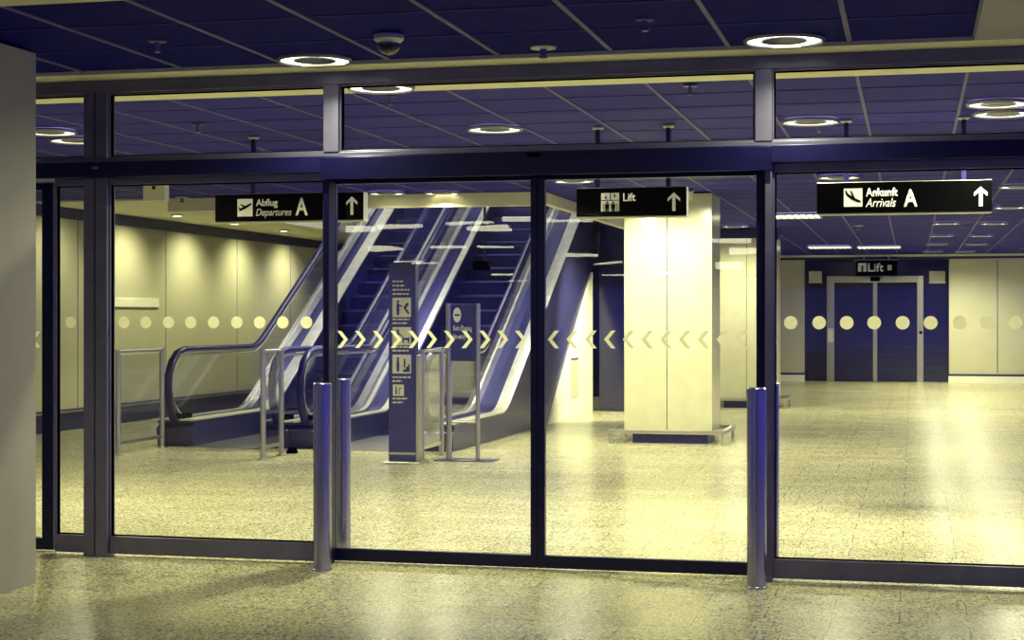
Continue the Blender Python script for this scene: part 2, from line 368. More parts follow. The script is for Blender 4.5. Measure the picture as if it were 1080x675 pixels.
# lift wall
xa, xb = WX(848, HY), WX(1001, HY)
wb = struct(MB().box(-9, xa, HY, HY+.3, .22, 3.09).box(xb, 8, HY, HY+.3, .22, 3.09), 'wall_back', 'wallp', 'pale wall panels either side of the lift', 'wall')
for px in (1052, 1092, 820): MB().box(WX(px, HY)-.01, WX(px, HY)+.01, HY-.003, HY, .25, 3.05).build('panel_seam', 'thinbar', wb)
struct(MB().box(-9, 8, HY-.08, HY+.3, 3.09, 3.199), 'trim_15', 'navy', 'dark band over the lift wall', 'trim')
struct(MB().box(-9, 8, HY-.3, HY-.08, 3.15, 3.199), 'trim_16', 'cream', 'cream strip where hall ceiling meets the lift wall', 'trim')
struct(MB().box(-9, xa+.02, HY-.04, HY+.3, 0, .22).box(xb-.02, 8, HY-.04, HY+.3, 0, .22), 'baseboard_back', 'navy', 'dark baseboard of the lift wall', 'baseboard')
struct(MB().box(-9, xa+.02, HY-.12, HY-.041, .0, .17).box(xb-.02, 8, HY-.12, HY-.041, .0, .17), 'trim_17', 'white', 'pale kerb strip along the foot of the lift wall', 'trim')
RB = HY+.5
struct(MB().box(xa-.1, xb+.1, RB, RB+.1, 0, 3.2).box(xa-.08, xa, HY+.301, RB, 0, 3.09).box(xb, xb+.08, HY+.301, RB, 0, 3.09), 'wall_lift', 'backwall', 'dark recessed wall around the lift', 'wall')

# ================================================================== ESCALATORS
T30 = math.tan(math.radians(30)); YB = 21.7; YE = 30.4
def arcpath(z0, ys, ye=YE, r=.5):
    pts = [(ys, z0), (YB-r*.5, z0)]
    for t in (.2, .4, .6, .8, 1.0):
        pts.append((YB-r*.5+r*t, z0+T30*(r*t)*t*.5))
    zb = pts[-1][1]; yb = pts[-1][0]
    pts.append((ye, zb+T30*(ye-yb))); return pts
def escalator(XA, XB, a_out, a_in, b_in, b_out, strips, label):
    root = thing('escalator', ((XA+XB)/2, 18.9, 0), label, 'escalator', 'escalators side by side')
    body = [(19.0, 0), (18.95, .22), (19.05, .285)]+arcpath(.285, 19.1)[1:]+[(YE, 3.9), (27.7, 2.42), (24.2, 0)]
    for (x0, x1) in ((a_out, a_in), (b_in, b_out)):
        MB().prismx(body, x0, x1).build('truss_panel', 'truss', root)
        MB().ribbon(arcpath(.3, 19.0), x0-.004, x1+.004, -.012, .018).build('deck', 'truss', root, bevel=.004)
    for (x0, x1) in strips: MB().ribbon(arcpath(.3, 19.0), x0, x1, .0181, .040).build('deck_strip', 'chrome', root, bevel=.004)
    MB().prismx([(18.8, 0.0), (18.8, .012), (21.2, .012), (21.2, 0)], a_in, b_in).build('comb_plate', 'steel', root)
    under = [(21.2, 0), (21.2, .02), (21.9, .02)]+[(YE, .02+T30*(YE-21.9)), (YE, 3.9), (27.7, 2.42), (24.2, 0)]
    MB().prismx(under, a_in+.002, b_in-.002).build('truss', 'truss', root)
    n = 0; y = 21.3; z = .03
    while y < YE-.4:
        rise = .231 if n > 2 else (.03, .09, .17)[n]
        z += rise; k = MB().box(a_in+.01, b_in-.01, y, y+.4, z-.05, z).box(a_in+.01, b_in-.01, y, y+.03, z-rise-.02, z-.05)
        st = k.build('step', 'steps', root, bevel=.004)
        MB().box(a_in+.01, b_in-.01, y-.002, y+.03, z, z+.004).build('nosing', 'nose', st)
        y += .4; n += 1
    for X in (XA, XB):
        hp = [(19.75, .20), (19.35, .20), (19.14, .23), (18.98, .33), (18.87, .50), (18.82, .70), (18.84, .90), (18.93, 1.06), (19.09, 1.17), (19.30, 1.21)]
        hp += arcpath(1.21, 19.6)[1:]
        MB().tube([(X, a, b_) for a, b_ in hp], .038, 14, rx=.05).build('handrail', 'rubber', root, smooth=True)
        inner = [(19.6, .34), (19.3, .36), (19.12, .42), (18.98, .55), (18.92, .72), (18.94, .88), (19.03, 1.02), (19.17, 1.11), (19.34, 1.145)]+arcpath(1.145, 19.6)[1:]
        MB().tube([(X, a, b_) for a, b_ in inner], .018, 8).build('handrail_guide', 'steel', root, smooth=True)
        top = inner[1:]; pl = [(a, b_) for a, b_ in top]+[(YE, 1.145-.8+T30*(YE-YB)), (YB+.25, .42), (YB-.25, .335), (19.3, .335)]
        MB().prismx(pl, X-.006, X+.006).build('balustrade_glass', 'glassb', root)
        MB().box(X-.07, X+.07, 19.05, 19.4, .335, .40).build('handrail_inlet', 'black', root, bevel=.02)
    return root
escalator(-9.0, -7.62, -9.22, -8.74, -7.84, -7.445, ((-8.92, -8.74), (-9.2, -9.17), (-7.84, -7.80), (-7.57, -7.46)), 'left escalator, its rounded dark handrail end behind the dotted pane')
escalator(-7.25, -5.67, -7.435, -7.03, -5.9, -5.36, ((-7.42, -7.37), (-7.14, -7.04), (-5.9, -5.86), (-5.54, -5.362)), 'right escalator, beside the white triangular wall')
w = struct(MB().prismx([(24.22, 0), (27.7, 0), (27.7, 2.40)], -7.9, -5.33), 'wall_stair', 'white', 'white triangular wall under the right escalator', 'wall')
x_, yy = H(604, 441); x2, yy2 = H(612, 439)
MB().box(-5.332, -5.32, yy, yy+.55, .32, .93).build('hatch', 'wallp', w, bevel=.004)  # duller panel tone stands in for the shade of a recess
MB().box(-5.332, -5.318, yy, yy+.55, .9305, .96).build('hatch_painted_shade', 'thinbar', w)  # dark strip painted as the shade at the recess top
struct(MB().box(-5.25, -4.66, 27.9, 28.6, 0, 3.2), 'column', 'backwall', 'dark blue glossy column right of the white triangular wall', 'column')

# added fill panels, out of view, that brighten the escalators 
for i, (x, y, lb) in enumerate(((-8.3, 25.2, 'added fill panel out of view high over the left escalator'), (-6.4, 25.2, 'added fill panel out of view high over the right escalator'), (-7.3, 30.5, 'added fill panel out of view high at the top end of the escalators'))):
    r_ = thing('added_shaft_light', (x, y, 6.5), lb, 'ceiling light', 'added fill panels above the escalators')
    MB().box(x-.4, x+.4, y-.9, y+.9, 6.42, 6.499).build('housing', 'casing', r_, bevel=.01)
    MB().box(x-.36, x+.36, y-.86, y+.86, 6.40, 6.4199).build('diffuser', 'shaft_fill', r_)
# glass guards in front of the newels
def guard(X, ya, yb, h, label, group='glass guards before the escalators', rail=True):
    r = thing('glass_guard', (X, (ya+yb)/2, 0), label, 'guard rail', group)
    for y in (ya, yb):
        MB().tube([(X, y, 0), (X, y, h)], .032, 16).build('post', 'steel', r, smooth=True)
        MB().lathe([(.06, 0), (.06, .012), (.034, .02)], (X, y, 0), 20).build('foot_plate', 'steel', r, smooth=True)
    MB().tube([(X, ya, h-.02), (X, yb, h-.02)], .02, 12).build('top_rail', 'steel', r, smooth=True)
    if rail: MB().box(X-.015, X+.015, ya+.03, yb-.03, .12, .16).build('bottom_rail', 'steel', r)
    MB().box(X-.006, X+.006, ya+.05, yb-.05, .161, h-.06).build('guard_glass', 'glassb', r)
guard(-9.03, 17.56, 18.72, 1.235, 'long glass guard at left, before the first escalator handrail')
guard(-7.15, 17.40, 17.95, 1.25, 'short glass guard with two steel posts between the escalators')
guard(-5.38, 17.75, 18.55, 1.25, 'glass guard partly behind the tall blue sign pillar')

# ================================================================== PILLARS
def pillar(x0, x1, y0, y1, label, glabel, capband=0):
    r = thing('pillar', ((x0+x1)/2, (y0+y1)/2, 0), label, 'pillar')
    MB().box(x0+.1, x1-.06, y0+.06, y1-.1, 0, .16).build('plinth', 'navy', r)
    xm = x0+(x1-x0)*.49
    MB().box(x0, xm-.004, y0, y1, .16, 3.195-capband).build('cladding_panel', 'clad', r, bevel=.006)
    MB().box(xm+.004, x1, y0, y1, .16, 3.195-capband).build('cladding_panel', 'clad', r, bevel=.006)
    MB().box(xm-.0035, xm+.0035, y0+.012, y1-.012, .17, 3.19-capband).build('seam', 'thinbar', r)
    if capband: MB().box(x0, x1, y0, y1, 3.196-capband, 3.199).build('cap_band', 'navy', r)
    g = thing('bumper_rail', ((x0+x1)/2, (y0+y1)/2, 0), glabel, 'bumper rail')
    o = .17
    MB().box(x0-o, x1+o, y0-o-.02, y0-o+.04, .135, .185).build('rail', 'steel', g, bevel=.006)
    MB().box(x0-o, x1+o, y1+o-.04, y1+o+.02, .135, .185).build('rail', 'steel', g, bevel=.006)
    MB().box(x0-o-.02, x0-o+.04, y0-o+.041, y1+o-.041, .135, .185).build('rail', 'steel', g, bevel=.006)
    MB().box(x1+o-.04, x1+o+.02, y0-o+.041, y1+o-.041, .135, .185).build('rail', 'steel', g, bevel=.006)
    for x in (x0-o+.02, x1+o-.02):
        for y in (y0-o+.01, y1+o-.01): MB().box(x-.018, x+.018, y-.018, y+.018, 0, .134).build('leg', 'steel', g)
pillar(-3.60, -2.47, 20.85, 21.75, 'large pale glowing square pillar behind the lift sign', 'low steel bumper rail around the large pale pillar')
xp0, xp1 = WX(757, 29.5), WX(819, 29.5)
pillar(xp0, xp1, 29.5, 30.4, 'smaller pale pillar farther back, right of the large pillar', 'low steel bumper rail around the farther pale pillar', .16)

# ================================================================== LIFT
def rect(px0, px1, py0, py1, Y):
    x0, za = W(px0, py0, Y); x1, zb = W(px1, py1, Y); return x0, x1, min(za, zb), max(za, zb)
YLF = RB-.18
lf = thing('lift', (WX(922, YLF), YLF, 0), 'steel-framed double lift doors in a dark recess at the far end', 'lift')
x0, x1 = WX(872, YLF), WX(974, YLF); xi0, xi1 = WX(880, YLF), WX(967, YLF); xm = WX(923, YLF)
zt_ = W(922, 291, YLF)[1]; zd = W(922, 298, YLF)[1]
MB().box(x0, xi0, YLF-.05, RB-.002, 0, zt_).build('jamb', 'steel', lf, bevel=.01)
MB().box(xi1, x1, YLF-.05, RB-.002, 0, zt_).build('jamb', 'steel', lf, bevel=.01)
MB().box(xi0, xi1, YLF-.05, RB-.002, zd, zt_).build('lintel', 'steel', lf, bevel=.01)
MB().box(xi0, xm-.05, YLF, YLF+.04, 0.01, zd).build('door', 'backwall', lf)
MB().box(xm+.05, xi1, YLF, YLF+.04, 0.01, zd).build('door', 'backwall', lf)
MB().box(xm-.05, xm+.05, YLF-.01, YLF+.05, 0.01, zd).build('door_edge', 'steel', lf)
MB().box(xm-.12, xm+.12, YLF-.07, YLF-.0501, zd+.03, zt_-.02).build('floor_display', 'black', lf)
MB().disc(WX(971, YLF), 1.25, .04, YLF-.06, YLF-.0501).build('call_button', 'black', lf)
MB().box(WX(873, YLF), WX(879, YLF), YLF-.06, YLF-.0501, 1.0, 1.35).build('call_panel', 'pale', lf)
for px0, px1, lb in ((853, 867, 'small pale framed notice left of the lift doors'), (980, 997, 'small pale framed notice right of the lift doors')):
    a, b_, c, d = rect(px0, px1, 286, 298, RB)
    n = thing('notice_board', ((a+b_)/2, RB, c), lb, 'notice', 'notices beside the lift')
    MB().box(a, b_, RB-.03, RB-.001, c, d).build('panel', 'pale', n, bevel=.01)
    MB().box(a-.02, b_+.02, RB-.02, RB-.001, c-.02, c-.0005).build('frame', 'steel', n)
a, b_, c, d = rect(902.5, 946, 275, 289.5, HY-.4)
ls = thing('lift_sign', ((a+b_)/2, HY-.4, c), 'small black lit sign reading Lift above the far lift doors', 'sign')
MB().box(a, b_, HY-.4, HY-.25, c, d).build('panel', 'black', ls)
MB().box(a-.03, b_+.03, HY-.38, HY-.27, d+.001, d+.03).build('casing', 'casing', ls)
for q in (.2, .8): MB().tube([(a+(b_-a)*q, HY-.33, d+.03), (a+(b_-a)*q, HY-.33, 3.149)], .02, 8).build('rod', 'casing', ls)
e = rect(915.5, 932, 277.5, 286.5, HY-.4); text('Lift', e[0], e[1], e[2], e[3], HY-.4, ls, bold=.02)
e = rect(905, 914, 277.5, 286.5, HY-.4); pz = MB().box(e[0], e[1], HY-.404, HY-.4001, e[2], e[3]).build('pictogram', 'signwhite', ls)
MB().box((e[0]+e[1])/2-.02, (e[0]+e[1])/2+.02, HY-.406, HY-.4041, e[2], e[3]-.06).build('pictogram_detail', 'black', pz)
e = rect(936, 940.5, 279.5, 285, HY-.4); MB().box(e[0], e[1], HY-.404, HY-.4001, e[2], e[3]).build('arrow', 'pale', ls)

# ================================================================== HANGING SIGNS
YS = 13.45
def arrow_up(e, y, parent):
    x0, x1, z0, z1 = e; xm = (x0+x1)/2; w = (x1-x0); t = w*.13; h = z1-z0; hw = w/2
    p = MB().prismy([(xm-t, z0), (xm+t, z0), (xm+t, z1-h*.12), (xm-t, z1-h*.12)], y-.003, y-.0002)
    p.prismy([(xm, z1), (xm+hw, z1-hw*.95), (xm+hw, z1-hw*1.45), (xm, z1-hw*.55), (xm-hw, z1-hw*1.45), (xm-hw, z1-hw*.95)], y-.0035, y-.0001)
    p.build('arrow', 'signwhite', parent)
def pict_plane(e, y, parent, up):
    x0, x1, z0, z1 = e; w = x1-x0; h = z1-z0
    pz = MB().box(x0, x1, y-.003, y-.0002, z0, z1).build('pictogram', 'signwhite', parent)
    if up:
        fus = [(.10, .36), (.16, .30), (.55, .44), (.92, .66), (.94, .74), (.84, .74), (.5, .60), (.22, .46)]
        wing = [(.16, .68), (.24, .70), (.62, .58), (.48, .48)]; tail = [(.06, .52), (.13, .52), (.26, .42), (.16, .36)]
    else:
        fus = [(.08, .80), (.18, .76), (.5, .52), (.90, .32), (.92, .22), (.78, .22), (.42, .38), (.14, .62)]
        wing = [(.34, .88), (.42, .86), (.60, .46), (.46, .44)]; tail = [(.06, .92), (.14, .88), (.24, .68), (.1, .66)]
    m = MB()
    for i, pl in enumerate((fus, wing, tail)): m.prismy([(x0+a*w, z0+b_*h) for a, b_ in pl], y-.0045-.0004*i, y-.0031)
    m.build('plane_symbol', 'black', pz)
def sign(px0, px1, py0, py1, label, rods, group=None):
    x0, x1, z0, z1 = rect(px0, px1, py0, py1, YS)
    r = thing('hanging_sign', ((x0+x1)/2, YS, z0), label, 'sign', 'black direction signs hanging in a row')
    MB().box(x0, x1, YS, YS+.012, z0, z1).build('face', 'black', r)
    MB().box(x0, x1, YS+.0121, YS+.13, z0-.012, z1+.004).build('casing', 'casing', r, bevel=.003)
    for px in rods:
        x = WX(px, YS+.07)
        MB().box(x-.018, x+.018, YS+.05, YS+.09, z1+.0045, 3.201).build('hanger_rod', 'header', r)
        MB().lathe([(.05, 0), (.05, -.012), (.03, -.02)], (x, YS+.07, 3.2015), 20).build('ceiling_rose', 'casing', r)
    return r
def R(*a): return rect(*a, YS)
s = sign(227, 383, 205.5, 231.5, 'black hanging sign reading Abflug Departures A with an upward arrow', (267.5, 348))
pict_plane(R(250.5, 266.5, 210, 228.2), YS, s, True)
text('Abflug', *R(270.2, 293, 210, 219.3), YS, s); text('Departures', *R(270, 307.5, 220.3, 229.5), YS, s, shear=.3, bold=.0)
text('A', *R(311.8, 324.5, 208.8, 227), YS, s, bold=.02); arrow_up(R(365.3, 377, 207.3, 226.5), YS, s)
s = sign(608, 724, 199, 226.8, 'black hanging sign reading Lift with an upward arrow, before the large pillar', (630.5, 705))
e = R(634, 653, 203.8, 222.8)
pz = MB().box(e[0], e[1], YS-.003, YS-.0002, e[2], e[3]).build('pictogram', 'signwhite', s)
w, h = e[1]-e[0], e[3]-e[2]; m = MB(); a0, c0 = e[0], e[2]; fy, fy2 = YS-.0045, YS-.0031
def bx(u0, u1, v0, v1, k=0): m.box(a0+u0*w, a0+u1*w, fy-.0003*k, fy2, c0+v0*h, c0+v1*h)
bx(.485, .515, .62, 1.0); bx(0, 1, .585, .615, 1)
bx(.235, .265, .68, .9); m.prismy([(a0+.25*w, c0+.66*h), (a0+.33*w, c0+.77*h), (a0+.17*w, c0+.77*h)], fy-.0006, fy2)
bx(.735, .765, .70, .92); m.prismy([(a0+.75*w, c0+.94*h), (a0+.83*w, c0+.83*h), (a0+.67*w, c0+.83*h)], fy-.0006, fy2)
for q in (.33, .67):
    m.disc(a0+q*w, c0+.47*h, .055*w, fy-.0009, fy2, 14)
    m.prismy([(a0+(q-.12)*w, c0+.40*h), (a0+(q+.12)*w, c0+.40*h), (a0+(q+.10)*w, c0+.18*h), (a0+(q+.08)*w, c0), (a0+(q+.015)*w, c0), (a0+q*w, c0+.18*h), (a0+(q-.015)*w, c0), (a0+(q-.08)*w, c0), (a0+(q-.10)*w, c0+.18*h)], fy, fy2)
bx(.10, .12, 0, .45, 2); bx(.88, .90, 0, .45, 2)
m.build('lift_symbol', 'black', pz)
text('Lift', *R(657.4, 670.3, 203.8, 212), YS, s); arrow_up(R(704.2, 717.3, 203, 222.3), YS, s)
s = sign(861.5, 1046, 193.2, 222.5, 'black hanging sign reading Ankunft Arrivals A with an upward arrow', (892.6, 1016.5))
pict_plane(R(890, 909.6, 199, 217.8), YS, s, False)
text('Ankunft', *R(913.3, 946.7, 198.5, 206.8), YS, s); text('Arrivals', *R(913, 944.8, 209.3, 217.9), YS, s, shear=.3, bold=.0)
text('A', *R(953, 967.5, 200, 218), YS, s, bold=.02); arrow_up(R(1027.4, 1041.3, 197, 217), YS, s)

# ================================================================== SIGN PILLAR AND STAND
xt, yt = H(424, 489)
tw = .155
t = thing('sign_pillar', (xt, yt, 0), 'tall narrow dark blue information pillar with safety pictograms', 'sign')
MB().box(xt-tw-.05, xt+tw+.07, yt-.06, yt+.25, 0, .022).build('base_plate', 'steel', t, bevel=.004)
MB().box(xt-tw, xt+tw, yt, yt+.12, .022, 2.22).build('panel', 'totem', t, bevel=.006)
MB().box(xt-tw-.005, xt+tw+.005, yt-.012, yt-.0005, .10, .125).build('foot_band', 'steel', t)
MB().box(xt+tw+.001, xt+tw+.035, yt, yt+.14, .022, 1.20).build('side_post', 'steel', t, bevel=.01)
def tr(px0, px1, py0, py1): return rect(px0, px1, py0, py1, yt)
for i, (a, b_, c, d) in enumerate(((414, 433.5, 314, 334.5), (414, 433.5, 345, 364), (414, 433.5, 374, 394), (414.5, 426, 405.5, 417.5))):
    e = tr(a, b_, c, d); p = MB().box(e[0], e[1], yt-.004, yt-.0003, e[2], e[3]).build('pictogram', 'pale', t)
    w, h = e[1]-e[0], e[3]-e[2]; m = MB()
    def q(pl, k=0): m.prismy([(e[0]+u*w, e[2]+v*h) for u, v in pl], yt-.006-.0003*k, yt-.0041)
    m.disc(e[0]+.3*w, e[2]+.8*h, .07*w, yt-.0063, yt-.0041, 14)
    q([(.24, .72), (.36, .72), (.38, .4), (.36, .1), (.24, .1), (.22, .4)])
    if i == 0:
        q([(.34, .66), (.55, .58), (.55, .52), (.34, .56)], 1)
        q([(.6, .5), (.78, .75), (.9, .7), (.75, .45), (.92, .2), (.84, .15), (.66, .38)], 2)
    elif i == 1:
        q([(.34, .64), (.58, .40), (.60, .44), (.36, .70)], 1); q([(.55, .40), (.88, .40), (.94, .50), (.90, .10), (.84, .10), (.82, .28), (.62, .28), (.60, .10), (.54, .10)], 2)
    elif i == 2:
        q([(.42, .08), (.58, .08), (.58, .22), (.72, .22), (.72, .36), (.86, .36), (.86, .50), (.94, .50), (.94, .08)], 1)
        m.disc(e[0]+.66*w, e[2]+.72*h, .055*w, yt-.0066, yt-.0041, 14); q([(.61, .66), (.71, .66), (.70, .40), (.62, .26)], 2)
    else:
        q([(.55, .7), (.80, .7), (.80, .62), (.62, .62), (.62, .10), (.55, .10)], 1)
    m.build('figure_symbol', 'totem', p)
m = MB()
def lines(y0, n, x1s, st=4.4):
    for k in range(n):
        xx = 414.0; end = x1s[k % len(x1s)]
        while xx < end:
            wd_ = random.uniform(2.2, 5.5); e = tr(xx, min(end, xx+wd_), y0+k*st, y0+k*st+1.7)
            m.box(e[0], e[1], yt-.002, yt-.0003, e[2], e[3]); xx += wd_+1.0
lines(296, 4, (425, 427, 432, 431)); lines(336, 2, (432, 430), 4); lines(365, 2, (433, 431), 4); lines(397, 2, (433, 424), 4); lines(419.5, 2, (430, 425), 4)
m.build('small_print', 'pale', t)
xs, ys = H(488, 486)
st = thing('sign_stand', (xs, ys, 0), 'steel stand with a navy no entry panel beside the blue sign pillar', 'sign')
def sr(px0, px1, py0, py1): return rect(px0, px1, py0, py1, ys)
for px in (473, 503.5):
    x = WX(px, ys); MB().tube([(x, ys+.02, .012), (x, ys+.02, W(px, 320, ys)[1])], .034 if px < 480 else .026, 16).build('pole', 'steel', st, smooth=True)
xl_, xr_ = WX(473, ys), WX(503.5, ys)
e = sr(477, 501, 320.5, 381); MB().box(xl_+.035, xr_-.028, ys+.005, ys+.03, e[2], e[3]).build('sign_panel', 'totem', st, bevel=.003)
pan = [o for o in st.children if o.name.startswith('sign_panel')][0]
e = sr(478.2, 485.8, 324.5, 340); MB().disc((e[0]+e[1])/2, (e[2]+e[3])/2, (e[3]-e[2])/2, ys+.001, ys+.0048, 28, sx=.55).build('no_entry_disc', 'signwhite', pan)
MB().box(e[0]+.012, e[1]-.012, ys-.001, ys+.0008, (e[2]+e[3])/2-.01, (e[2]+e[3])/2+.01).build('no_entry_bar', 'totem', pan)
text('Kein Eingang', *sr(478, 497.5, 343, 350.5), ys+.005, pan, bold=.01); text('No entry', *sr(478, 491, 352, 359), ys+.005, pan, bold=.01)
zr = W(488, 445, ys)[1]
MB().tube([(xl_, ys+.02, zr), (xr_, ys+.02, zr)], .018, 10).build('crossbar', 'steel', st, smooth=True)
MB().prismx([(0, 0)]*0+[(ys-.10, 0), (ys+.22, 0), (ys+.22, .012), (ys-.10, .012)], xl_-.14, xr_+.20).build('base_plate', 'navy', st, bevel=.004)

# ================================================================== BOLLARDS
def bollard(px, Y, m, label, h=1.19):
    x = WX(px, Y); r = thing('bollard', (x, Y, 0), label, 'bollard', 'steel bollards at the sliding doors')
    MB().tube([(x, Y, .012), (x, Y, h-.012)], .058, 32).build('tube', m, r, smooth=True)
    MB().lathe([(.058, 0), (.058, .006), (.052, .012)], (x, Y, h-.012), 32).build('cap', m, r)
    MB().lathe([(.064, 0), (.064, .008), (.059, .012)], (x, Y, 0), 32).build('base_ring', m, r)
bollard(340, 9.86, 'bluesteel', 'outer steel bollard at the left side of the sliding doors')
bollard(361, 10.62, 'bluesteel', 'inner steel bollard seen through glass at the left end of the doors')
bollard(798, 9.82, 'bluesteel', 'outer steel bollard at the right side of the sliding doors')
bollard(812, 10.62, 'bluesteel', 'inner steel bollard mostly behind the right outer one')

# ================================================================== CEILING LAMPS
def ring(loc, label, m, group, e, R_=.225):
    r = thing('ring_light', loc, label, 'ceiling light', group)
    x, y, z = loc
    d = bpy.data.lights.new('downlight_beam', 'SPOT'); d.energy = e; d.color = LAMP; d.spot_size = math.radians(172); d.spot_blend = 1.0; d.shadow_soft_size = .04 if m == 'ring_in' else 0.0
    o = bpy.data.objects.new('downlight_beam', d); COL.objects.link(o); o.parent = r; o.location = (0, 0, -.13)
    MB().lathe([(R_, -.001), (R_+.012, -.012), (R_, -.028), (R_-.012, -.022), (R_-.012, -.001)], loc, 40, True).build('rim', 'frame', r, smooth=True)
    MB().lathe([(R_-.014, -.002), (R_-.014, -.014), (.135, -.014), (.135, -.002)], loc, 40, True).build('diffuser', m, r)
    MB().lathe([(.132, -.002), (.132, -.020), (.12, -.022), (.0, -.022)], loc, 32).build('centre_disc', 'lens', r)
    return r
GO = 'ring lamps in the blue outer ceiling'
x, y = H(332, 62, 3.22); ro = ring((x, y, 3.224), 'left ring lamp in the blue ceiling near the dome camera', 'ring_out', GO, DOWN_OUT)
x, y = H(827, 41, 3.22); copy_thing(ro, (x, y, 3.224), 'right ring lamp in the blue ceiling above the lift sign', GO)
GI = 'ring lamps in the hall ceiling'
RL = [
 (402, 91, 'ring lamp seen through the long upper pane near its left corner'),
 (522, 135, 'faint ring lamp in the middle of the long upper pane'),
 (1053, 108, 'upper of two close ring lamps in the upper right pane'),
 (1058, 118.5, 'lower of two close ring lamps in the upper right pane'),
 (855, 127, 'thin ring lamp at the left of the upper right pane'),
 (52, 138, 'ring lamp in the upper pane beside the left pier, the larger one'),
 (80, 147, 'ring lamp in the upper pane beside the left pier, close to the mullion'),
 (408, 203, 'ring lamp just above the left end of the cream bulkhead'),
 (466, 203, 'ring lamp above the cream bulkhead, over the escalators'),
 (605, 190, 'ring lamp just left of the lift sign hanger'),
 (885, 186, 'ring lamp right above the arrivals sign, at its left hanger'),
 (1074, 196, 'ring lamp at the right edge beside the arrivals sign'),
 (1065, 218, 'ring lamp just below and right of the arrivals sign'),
 (998, 235, 'left lamp of the nearest full pair below the arrivals sign'),
 (1048, 235, 'right lamp of the nearest full pair below the arrivals sign'),
 (993, 248, 'left lamp of the second pair towards the lift'),
 (1035, 248, 'right lamp of the second pair towards the lift'),
 (988, 257, 'left lamp of the third pair towards the lift'),
 (1030, 257, 'right lamp of the third pair towards the lift'),
 (984, 265, 'left lamp of the farthest pair, close to the lift wall'),
 (1018, 265, 'right lamp of the farthest pair, close to the lift wall'),
 (775, 238, 'added ring lamp between the large pillar and the right door stile'),  # added to give the dark back wall more light streaks
]
ri = None
for px, py, lb in RL:
    x, y = H(px, py, 3.2)
    if ri is None: ri = ring((x, y, 3.201), lb, 'ring_in', GI, DOWN_IN)
    else: copy_thing(ri, (x, y, 3.201), lb, GI)
# lamps of the concourse behind the viewpoint, seen only as streaks mirrored in the glass front
GR = 'linear lamps of the near concourse that the glass front mirrors'
rr = None
for k, (px, py) in enumerate(((368, 246), (418, 243), (492, 240), (513, 246), (553, 236), (596, 237), (404, 266), (428, 278), (470, 264), (446, 282), (520, 263), (528, 292), (500, 300), (545, 298), (612, 272), (640, 280), (646, 291), (770, 256), (786, 268), (768, 283), (790, 296), (700, 290))):
    x, y = H(px, py, 3.05); y = 2*FAC+.05-y; y = min(y, -1.5)
    if x < -17: continue
    lb = 'linear lamp of the near concourse mirrored in the glass'
    if rr is None:
        loc = (x, y, 3.199); rr = thing('linear_lamp', loc, lb, 'ceiling light', GR)
        MB().box(x-.40, x+.40, y-.13, y+.13, 3.15, 3.199).build('housing', 'navy', rr, bevel=.005)
        MB().box(x-.38, x+.38, y-.11, y+.11, 3.085, 3.1499).build('diffuser', 'ring_rear', rr, bevel=.02)
    else: copy_thing(rr, (x, y, 3.199), lb, GR).rotation_euler = (0, 0, random.uniform(-.15, .15))
# small wall washing lamps
GW = 'small round lamps washing the pale left wall'
sl = None
for i, (y, lb) in enumerate(((20.9, 'small bright lamp nearest the left mullion, over the pale left wall'), (23.1, 'second small lamp along the pale left wall'), (25.3, 'small lamp along the left wall, hidden close under the departures sign'), (27.5, 'small lamp under the letters of the departures sign'), (29.7, 'farthest small lamp over the pale left wall'))):
    loc = (-10.9, y, 3.19)
    if sl is None:
        sl = thing('wall_washer', loc, lb, 'ceiling light', GW)
        MB().lathe([(.09, 0), (.09, -.02), (.07, -.03), (.07, 0)], loc, 24, True).build('rim', 'casing', sl)
        MB().lathe([(.066, 0), (.066, -.012)], loc, 24).build('lamp_face', 'spotface', sl)
    else: copy_thing(sl, loc, lb, GW)
    d = bpy.data.lights.new('washer_beam', 'SPOT'); d.energy = 62; d.color = LAMP; d.spot_size = math.radians(125); d.spot_blend = 1.0; d.shadow_soft_size = .05
    o = bpy.data.objects.new('washer_beam', d); COL.objects.link(o); r_ = [c for c in bpy.data.objects if c.name.startswith('wall_washer')][-1]
    o.parent = sl if i == 0 else r_; o.location = (0, 0, -.06); o.rotation_euler = (0, math.radians(26), 0)
# lamps that light the large pillar
def track_spot(loc, aim, e, label, size=70):
    r = thing('ceiling_spotlight', loc, label, 'spotlight', 'spotlights aimed at the large pillar')
    dv = (Vector(aim)-Vector(loc)).normalized(); c = Vector(loc)+Vector((0, 0, -.10))
    MB().tube([Vector(loc), c], .012, 8).build('stem', 'casing', r)
    MB().tube([c-dv*.07, c+dv*.07], .045, 18).build('lamp_head', 'casing', r, smooth=True)
    MB().tube([c+dv*.0705, c+dv*.074], .038, 18).build('lamp_face', 'spotface', r)
    d = bpy.data.lights.new('spot_beam', 'SPOT'); d.energy = e; d.color = LAMP; d.spot_size = math.radians(size); d.spot_blend = .8; d.shadow_soft_size = .04
    o = bpy.data.objects.new('spot_beam', d); COL.objects.link(o); o.parent = r; o.location = c+dv*.1-Vector(loc); o.rotation_euler = dv.to_track_quat('-Z', 'Y').to_euler()
track_spot((-3.45, 19.7, 3.2), (-3.3, 20.85, 1.9), 150, 'left small spotlight shining on the large pale pillar', 100)
track_spot((-2.60, 19.7, 3.2), (-2.75, 20.85, 1.9), 150, 'right small spotlight shining on the large pale pillar', 100)
track_spot((-3.9, 25.0, 3.2), (-5.33, 26.4, .9), 900, 'added small spotlight brightening the white triangular wall', 80)  # added lamp, hidden from view, to whiten the triangular wall
